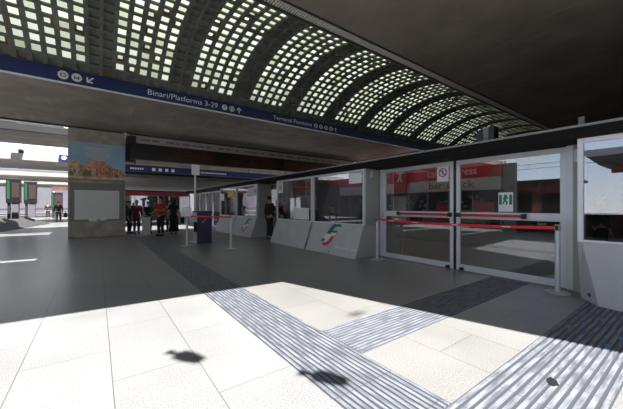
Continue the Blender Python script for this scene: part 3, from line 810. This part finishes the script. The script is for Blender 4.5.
# pavilion with red header behind the people
t = thing('glazed_pavilion', 'low glazed shop front with red header behind the group of people', 'shop', (0, 25.6, 0))
bobj('red_header', M['pavilion_red'], t, (.7, 6.2, 0, .3, 2.18, 2.48)); bobj('roof', M['dark'], t, (.6, 6.3, .1, 4, 2.48, 2.6)); bobj('back_wall', M['shop_dark'], t, (.7, 6.2, 3.6, 3.8, 0, 2.48)); bobj('side_wall', M['shop_dark'], t, (.7, .8, .3, 3.6, 0, 2.48))
bm = bmesh.new()
for i in range(8): box(bm, .7+i*.785, .76+i*.785, .05, .15, 0, 2.18)
obj('mullions', bm, M['alu'], t); bobj('window_pane', M['glass'], t, (.72, 6.2, .09, .1, .05, 2.18)); bobj('display_shelf', M['shop_grey'], t, (1.2, 5.8, 2.0, 2.4, 0, 1.0)); bobj('red_poster', M['fascia'], t, (3.6, 4.4, .5, .54, .9, 1.7))
t = thing('white_cabinet', 'white waist high cabinet beside the red shirted man', 'cabinet', (1.93, 16.1, 0))
bobj('body', M['shop_white'], t, (-.16, .16, 0, .3, 0, .80), bevel=.01); bobj('lid', M['shop_white'], t, (-.18, .18, -.02, .32, .80, .84), bevel=.008)

# ------------------------------------------------------------------ people
def skin_mesh(name, verts, edges, radii, m, parent, sub=1):
    me = bpy.data.meshes.new(name + '_rig'); me.from_pydata([tuple(v) for v in verts], edges, [])
    o = bpy.data.objects.new(name + '_rig', me); COL.objects.link(o)
    md = o.modifiers.new('Skin', 'SKIN'); md.use_smooth_shade = True
    for i, sv in enumerate(me.skin_vertices[0].data):
        r = radii[i]; sv.radius = r if isinstance(r, tuple) else (r, r)
        sv.use_root = (i == 0)
    sb = o.modifiers.new('Sub', 'SUBSURF'); sb.levels = sub; sb.render_levels = sub
    dg = bpy.context.evaluated_depsgraph_get(); dg.update()
    res = bpy.data.meshes.new_from_object(o.evaluated_get(dg)); bpy.data.objects.remove(o)
    res.name = name; res.materials.clear(); res.materials.append(m)
    for p in res.polygons: p.use_smooth = True
    r = bpy.data.objects.new(name, res); COL.objects.link(r); r.parent = parent
    return r

def person(label, loc, rz, h=1.75, elbows=None, hands=None, feet=((.10, 0), (-.10, 0)), top='cloth_black', legs='cloth_dark', hair='hair', dress=False, longhair=False, coat=False, sleeves=True, female=False):
    """front is local -Y; side +1 is local +X"""
    k = h/1.75
    t = thing('person', label, 'person', loc, rz, 'people in the station')
    sw = .175 if female else .19
    E = elbows or [(.24, .03, 1.14), (-.24, .03, 1.14)]
    H = hands or [(.25, -.04, .90), (-.25, -.04, .90)]
    V, Ed, R = [], [], []
    def v(p, r, link=None):
        V.append(Vector(p)*k); R.append(tuple(x*k for x in r) if isinstance(r, tuple) else r*k)
        if link is not None: Ed.append((link, len(V)-1))
        return len(V)-1
    pel = v((0, 0, .95), (.15, .105)); sp = v((0, .01, 1.12), (.13, .095), pel); ch = v((0, .0, 1.32), (.15, .105), sp)
    nb = v((0, .005, 1.46), (.075, .065), ch); nk = v((0, -.005, 1.53), .052, nb); hb = v((0, -.015, 1.59), (.066, .076), nk)
    hm = v((0, -.012, 1.66), (.074, .09), hb); ht = v((0, -.004, 1.73), (.05, .062), hm)
    v((0, -.115, 1.645), .012, hm); v((.088, .0, 1.645), .013, hm); v((-.088, .0, 1.645), .013, hm)
    for i, s in enumerate((1, -1)):
        sh = v((s*sw, .0, 1.42), .055, ch); el = v(E[i], .042, sh)
        hw = Vector(H[i]); d = (hw-Vector(E[i])).normalized()
        wr = v(hw, .028, el); pa = v(hw+d*.055, (.036, .018), wr)
        side = d.cross(Vector((0, 0, 1))); side = side.normalized() if side.length > .2 else Vector((0, 1, 0))
        drop = Vector((0, 0, -.3))
        for j, (off, ln) in enumerate(((-.032, .062), (-.011, .075), (.011, .07), (.031, .055))):
            a = v(hw+d*.10+side*off, .009, pa); v(hw+d*(.10+ln)+side*off+(d+drop).normalized()*.006+Vector((0, -.012, 0)), .0075, a)
        th = v(hw+d*.05+side*-.048, .010, wr); v(hw+d*.09+side*-.058, .0085, th)
        fx, fy = feet[i]
        hip = v((s*.09, 0, .88), .088, pel); kn = v((s*.095*.4+fx*.6, fy*.45-.02, .49), .056, hip)
        an = v((fx, fy+.01, .09), .038, kn); v((fx, fy-.10, .04), (.04, .028), an); v((fx, fy+.055, .04), .03, an)
    skin_mesh('body', V, Ed, R, M['skin'], t)
    kk = lambda p: Vector(p)*k
    # top
    vs = [kk((0, 0, .86 if not coat else .62)), kk((0, .01, 1.12)), kk((0, 0, 1.32)), kk((0, .005, 1.455))]
    rs = [((.175 if not coat else .21)*k, (.135 if not coat else .16)*k), (.155*k, .12*k), (.175*k, .128*k), (.085*k, .078*k)]
    es = [(0, 1), (1, 2), (2, 3)]
    for i, s in enumerate((1, -1)):
        n = len(vs); vs += [kk((s*sw, 0, 1.42))]; rs.append(.074*k); es.append((2, n))
        e = Vector(E[i]); hw = Vector(H[i])
        if sleeves:
            vs += [kk(e), kk(hw-(hw-e).normalized()*.02)]; rs += [.058*k, .042*k]; es += [(n, n+1), (n+1, n+2)]
        else:
            vs += [kk(Vector((s*sw, 0, 1.42)).lerp(e, .75))]; rs.append(.062*k); es.append((n, n+1))
    skin_mesh('coat' if coat else 'shirt', vs, es, rs, M[top], t)
    if dress:
        bm = bmesh.new(); pr = [(.0, 1.06), (.13, 1.06), (.17, .92), (.19, .6), (.235, .16), (.22, .15), (.0, .16)]
        lathe(bm, [(r*k, z*k) for r, z in pr], 20)
        for vv in bm.verts: vv.co.y *= .8
        obj('skirt', bm, M[legs], t, smooth=True)
    else:
        vs = [kk((0, 0, .97))]; rs = [(.155*k, .115*k)]; es = []
        for i, s in enumerate((1, -1)):
            fx, fy = feet[i]; n = len(vs)
            vs += [kk((s*.09, 0, .86)), kk((s*.038+fx*.6, fy*.45-.02, .49)), kk((fx, fy+.01, .10))]; rs += [.105*k, .076*k, .062*k]; es += [(0, n), (n, n+1), (n+1, n+2)]
        skin_mesh('trousers', vs, es, rs, M[legs], t)
    for i in range(2):
        fx, fy = feet[i]; bm = bmesh.new()
        ellipsoid(bm, kk((fx, fy-.045, .045)), (.052*k, .14*k, .046*k))
        for vv in bm.verts: vv.co.z = max(vv.co.z, 0.0)
        obj('shoe', bm, M['black'], t, smooth=True)
    bm = bmesh.new(); ellipsoid(bm, kk((0, .012, 1.69)), (.092*k, .108*k, .088*k))
    for vv in bm.verts:
        if vv.co.y < -.045*k: vv.co.z = max(vv.co.z, 1.70*k)
        if vv.co.z < 1.60*k: vv.co.y = max(vv.co.y, .03*k)
    if longhair: ellipsoid(bm, kk((0, .06, 1.55)), (.085*k, .05*k, .14*k))
    obj('hair', bm, M[hair], t, smooth=True)
    for s in (1, -1):
        bm = bmesh.new(); ellipsoid(bm, kk((s*.032, -.092, 1.662)), (.011*k, .008*k, .008*k), seg=8, rings=6); obj('eye', bm, M['black'], t, smooth=True)
    return t

face_left = math.radians(-90)                    # front (-Y) turned to -X
bend = dict(elbows=[(.22, -.06, 1.15), (-.22, -.06, 1.15)], hands=[(.12, -.30, 1.17), (-.10, -.30, 1.10)])
p = person('man in red shirt and dark trousers, seen from the side holding a phone', (2.40, 15.25, 0), math.radians(-52), 1.80, top='cloth_red', sleeves=False, **bend)
ph = tag(bobj('phone', M['black'], None, (-.04, .04, -.012, .012, -.07, .07), bevel=.004), 'dark phone held by the man in the red shirt', 'phone')
ph.location = (2.40-.36, 15.02, 1.21)
person('woman in long black dress standing right of the red shirted man', (3.06, 15.75, 0), math.radians(165), 1.74, dress=True, legs='cloth_black', longhair=True, female=True, sleeves=False)
bag = thing('handbag', 'black handbag at the hip of the woman in the black dress', 'bag', (3.44, 15.70, .70))
bobj('bag_body', M['cloth_black'], bag, (-.07, .07, -.16, .16, -.16, .14), bevel=.03); bm = bmesh.new(); tube(bm, [(0, -.13, .12), (0, -.08, .3), (0, .08, .3), (0, .13, .12)], .012); obj('strap', bm, M['black'], bag)
person('white haired person in long maroon coat beside the pillar', (1.62, 17.3, 0), math.radians(15), 1.70, top='cloth_maroon', hair='greyhair', coat=True, legs='cloth_teal')
person('person in dark teal jacket at the edge of the pillar', (1.33, 17.6, 0), math.radians(60), 1.66, top='cloth_teal', coat=True)
person('person in black jacket between the maroon coat and the red shirt', (2.15, 17.2, 0), math.radians(20), 1.62, top='cloth_black', **bend)
person('person in grey jacket behind the red shirted man', (3.15, 17.3, 0), math.radians(-30), 1.68, top='cloth_grey', coat=True)
wk = person('walking person in black jacket with a bag, on the sunlit ground at left', (-2.72, 33.8, 0), math.radians(10), 1.76, feet=((.12, -.16), (-.10, .14)), elbows=[(.27, .02, 1.16), (-.27, .02, 1.16)])
bag = thing('travel_bag', 'dark travel bag carried by the walking person at left', 'bag', (-2.25, 33.7, .62))
bobj('bag_body', M['cloth_black'], bag, (-.12, .12, -.25, .25, -.22, .18), bevel=.05); bm = bmesh.new(); tube(bm, [(0, -.16, .15), (0, -.08, .30), (0, .08, .30), (0, .16, .15)], .02); obj('handle', bm, M['black'], bag)
person('small dark figure beyond the railing, left of the walking person', (-4.4, 43.5, 0), 0, 1.72)
person('small dark figure beyond the railing, left of the distant totem', (-6.9, 43.0, 0), .6, 1.68)
person('person in dark clothes standing in the gap between two booths', (5.85, 11.0, 0), math.radians(100), 1.80, top='cloth_black')
person('attendant in yellow vest behind the emblem booth window', (7.5, 7.35, 0), math.radians(-80), 1.72, top='vest', sleeves=False, **bend)
person('attendant in dark jacket inside the distant emblem booth', (6.75, 13.2, 0), math.radians(-90), 1.72, top='cloth_black')
person('attendant in red jacket inside the distant emblem booth', (7.1, 12.6, 0), math.radians(-60), 1.66, top='cloth_maroon')
person('attendant in dark jacket inside the farthest booth', (6.8, 15.6, 0), math.radians(-90), 1.75, top='cloth_grey')
person('dark figure behind the right booth window, nearer the post', (9.3, 1.55, 0), math.radians(40), 1.70, top='cloth_black')
person('figure in brown coat behind the right booth window', (10.6, 1.15, 0), math.radians(-40), 1.72, top='cloth_maroon', coat=True)

# ------------------------------------------------------------------ unseen surroundings, some added to block sky and reflections
t = thing('tall_building', 'tall grey building added behind the viewer to block sky light at right', 'building', (0, 0, 0))  # unseen; only holds back ambient light, the slab casts the floor shadow
bobj('wall', M['tallstucco'], t, (8.2, 30, -14, -4, 0, 19)); bobj('cornice', M['stucco'], t, (8.2, 30, -14, -4, 19, 19.3))
t = thing('brick_building', 'low red brown building at left of the forecourt', 'building', (-21, 0, 0))
bobj('wall', M['brick'], t, (0, 5, 6.4, 12.5, 0, 3.3)); bobj('roof', M['dark'], t, (-.3, 5.3, 6.2, 12.7, 3.3, 3.5)); bobj('window', M['black'], t, *[(5.0, 5.03, 6.9+i*1.9, 8.1+i*1.9, .9, 2.4) for i in range(3)])
t = thing('added_building', 'long grey building added behind the viewer to block the sky', 'building', (0, 0, 0))  # unseen long block put in to occlude the sky
bobj('wall', M['tallstucco'], t, (-45, 5.3, -30, -17, 0, 18)); bobj('window', M['black'], t, *[(-44+i*2.6, -42.7+i*2.6, -17, -16.97, z, z+1.8) for i in range(18) for z in (1.2, 4.6, 8, 11.4, 14.8)])
t = thing('added_wing', 'grey building wing added far to the left to block the sky', 'building', (0, 0, 0))  # unseen block added to close off more sky on this side
bobj('wall', M['tallstucco'], t, (-45, -24, -16.9, 1.5, 0, 12)); bobj('window', M['black'], t, *[(-24, -23.97, -15+i*2.6, -13.5+i*2.6, z, z+1.8) for i in range(6) for z in (1.2, 4.6, 8)])
struct(bobj('wall_left_added', M['shop_dark'], None, (-14.4, -14, 9.3, 48, 0, HC)))  # unseen dark wall added so the glass reflects dark here
t = thing('blocker', 'low dark stone parapet added to keep bright ground out of the glass reflections', 'blocker', (-6.7, 0, 0))  # unseen low wall added to cover sunlit ground in the door reflections
bobj('wall', M['dark'], t, (-.2, .2, 1.0, 9.2, 0, .95)); bobj('coping', M['stone'], t, (-.26, .26, .95, 9.25, .95, 1.02), bevel=.01)
t = thing('platform_canopy', 'dark platform canopy with red lower edge, far to the left of the viewer', 'canopy', (-21.7, 0, 0))
bm = bmesh.new(); prism(bm, [(-12, 4.5), (5.2, 4.5), (6.2, 5.5), (6.2, 5.8), (-12, 5.8)], lambda p, q, tt: (tt, p, q), -2, 2); obj('roof', bm, M['dark'], t)
bobj('red_edge', M['brick'], t, (1.7, 1.9, -12, 4.6, 3.9, 4.49))
for y in (-10, -5, 0, 4): bobj('post', M['dark'], t, (-.12, .12, y-.12, y+.12, 0, 4.6))
for i, y in enumerate((3.0, 9.5, 16.0)):
    t = thing('catenary_mast', ['first', 'second', 'third'][i] + ' overhead line mast along the open tracks at left', 'mast', (-30, y, 0))
    bm = bmesh.new(); tube(bm, [(0, 0, 0), (0, 0, 7.2)], .11); obj('mast', bm, M['dark'], t); bm = bmesh.new(); tube(bm, [(0, 0, 6.4), (3.2, 0, 6.1)], .05); obj('arm', bm, M['dark'], t)
    bm = bmesh.new(); tube(bm, [(3.0, 0, 5.6), (3.0, 6.3, 5.6)], .025); tube(bm, [(3.0, 0, 6.1), (3.0, 6.3, 6.1)], .025); tube(bm, [(3.0, 3, 5.6), (3.0, 3, 6.1)], .02); obj('wire', bm, M['dark'], t)

def pigeon(label, loc, rz):  # unseen birds added to cast the dark spots on the sunlit floor
    t = thing('pigeon', label, 'bird', loc, rz, 'added pigeons that cast floor shadows')
    bm = bmesh.new(); lathe(bm, [(0, -.17), (.028, -.14), (.045, -.06), (.052, .02), (.04, .09), (.026, .12), (.03, .15), (.022, .175), (.006, .19), (0, .20)], 12)
    bmesh.ops.rotate(bm, verts=bm.verts, cent=(0, 0, 0), matrix=Matrix.Rotation(PI/2, 3, 'X')); obj('body', bm, M['pigeon'], t, smooth=True)
    for s in (1, -1):
        bm = bmesh.new()
        prism(bm, [(s*.03, .10), (s*.085, .08), (s*.09, -.04), (s*.06, -.20), (s*.02, -.20)], lambda p, q, tt: (p, q, .02+abs(p)*.25+tt), 0, .012); obj('wing', bm, M['pigeon'], t)
    bm = bmesh.new(); prism(bm, [(-.02, .12), (.02, .12), (.05, .24), (-.05, .24)], lambda p, q, tt: (p, q, tt), 0, .008); obj('tail', bm, M['pigeon'], t)
# ------------------------------------------------------------------ sun, sky, camera
SUN = Vector((.29*.5, -.957*.5, .866)).normalized()   # towards the sun
def above(gx, gy, z): k = z/SUN.z; return (gx+SUN.x*k, gy+SUN.y*k, z)
pigeon('pigeon added out of view to cast the shadow left of the ribbed strip', above(.67, 2.89, 5.5), math.radians(30))
pigeon('pigeon added out of view to cast the shadow on the ribbed strip', above(1.50, 1.86, 5.2), math.radians(32))

ld = bpy.data.lights.new('sun', 'SUN'); ld.energy = 18; ld.angle = math.radians(.6); ld.color = (1, .985, .96)
lo = bpy.data.objects.new('sun', ld); COL.objects.link(lo); lo.rotation_euler = SUN.to_track_quat('Z', 'Y').to_euler(); lo.location = SUN*40

w = bpy.data.worlds.new('sky'); S.world = w; w.use_nodes = True; nt = w.node_tree
for n in list(nt.nodes): nt.nodes.remove(n)
out = nt.nodes.new('ShaderNodeOutputWorld'); bg = nt.nodes.new('ShaderNodeBackground'); nt.links.new(bg.outputs[0], out.inputs[0])
tc = nt.nodes.new('ShaderNodeTexCoord'); sp = nt.nodes.new('ShaderNodeSeparateXYZ'); nt.links.new(tc.outputs['Generated'], sp.inputs[0])
r = nt.nodes.new('ShaderNodeValToRGB'); nt.links.new(sp.outputs[2], r.inputs[0])
e = r.color_ramp.elements; e[0].position = 0; e[0].color = (2.3, 2.35, 2.45, 1); e[1].position = .6; e[1].color = (.24, .38, .66, 1)
x = e.new(.12); x.color = (1.5, 1.9, 2.4, 1); x = e.new(.30); x.color = (.55, .75, 1.1, 1)
mp = nt.nodes.new('ShaderNodeMapping'); mp.inputs['Scale'].default_value = (1, 1, 3.2); nt.links.new(tc.outputs['Generated'], mp.inputs[0])
n = nt.nodes.new('ShaderNodeTexNoise'); n.inputs['Scale'].default_value = 3.2; n.inputs['Detail'].default_value = 7; nt.links.new(mp.outputs[0], n.inputs['Vector'])
cr = nt.nodes.new('ShaderNodeValToRGB'); nt.links.new(n.outputs['Fac'], cr.inputs[0]); cr.color_ramp.elements[0].position = .46; cr.color_ramp.elements[1].position = .66
nt.links.new(mixc(nt, cr.outputs[0], r.outputs[0], (1.9, 1.9, 1.9)), bg.inputs[0]); bg.inputs[1].default_value = 1.0

cd = bpy.data.cameras.new('camera'); cam = bpy.data.objects.new('camera', cd); COL.objects.link(cam)
cd.sensor_width = 36; cd.lens = 294/623*36; cd.shift_y = 1.5/623; cd.clip_start = .05; cd.clip_end = 400
cam.location = (0, 0, 1.4); cam.rotation_euler = (PI/2, 0, math.radians(-36.1))
S.camera = cam
S.view_settings.view_transform = 'Standard'; S.view_settings.look = 'None'; S.view_settings.exposure = 0; S.view_settings.gamma = 1
S.view_settings.use_curve_mapping = False
S.cycles.max_bounces = 10; S.cycles.diffuse_bounces = 6; S.cycles.glossy_bounces = 4; S.cycles.transparent_max_bounces = 12
S.cycles.sample_clamp_indirect = 6
S.cycles.use_denoising = True
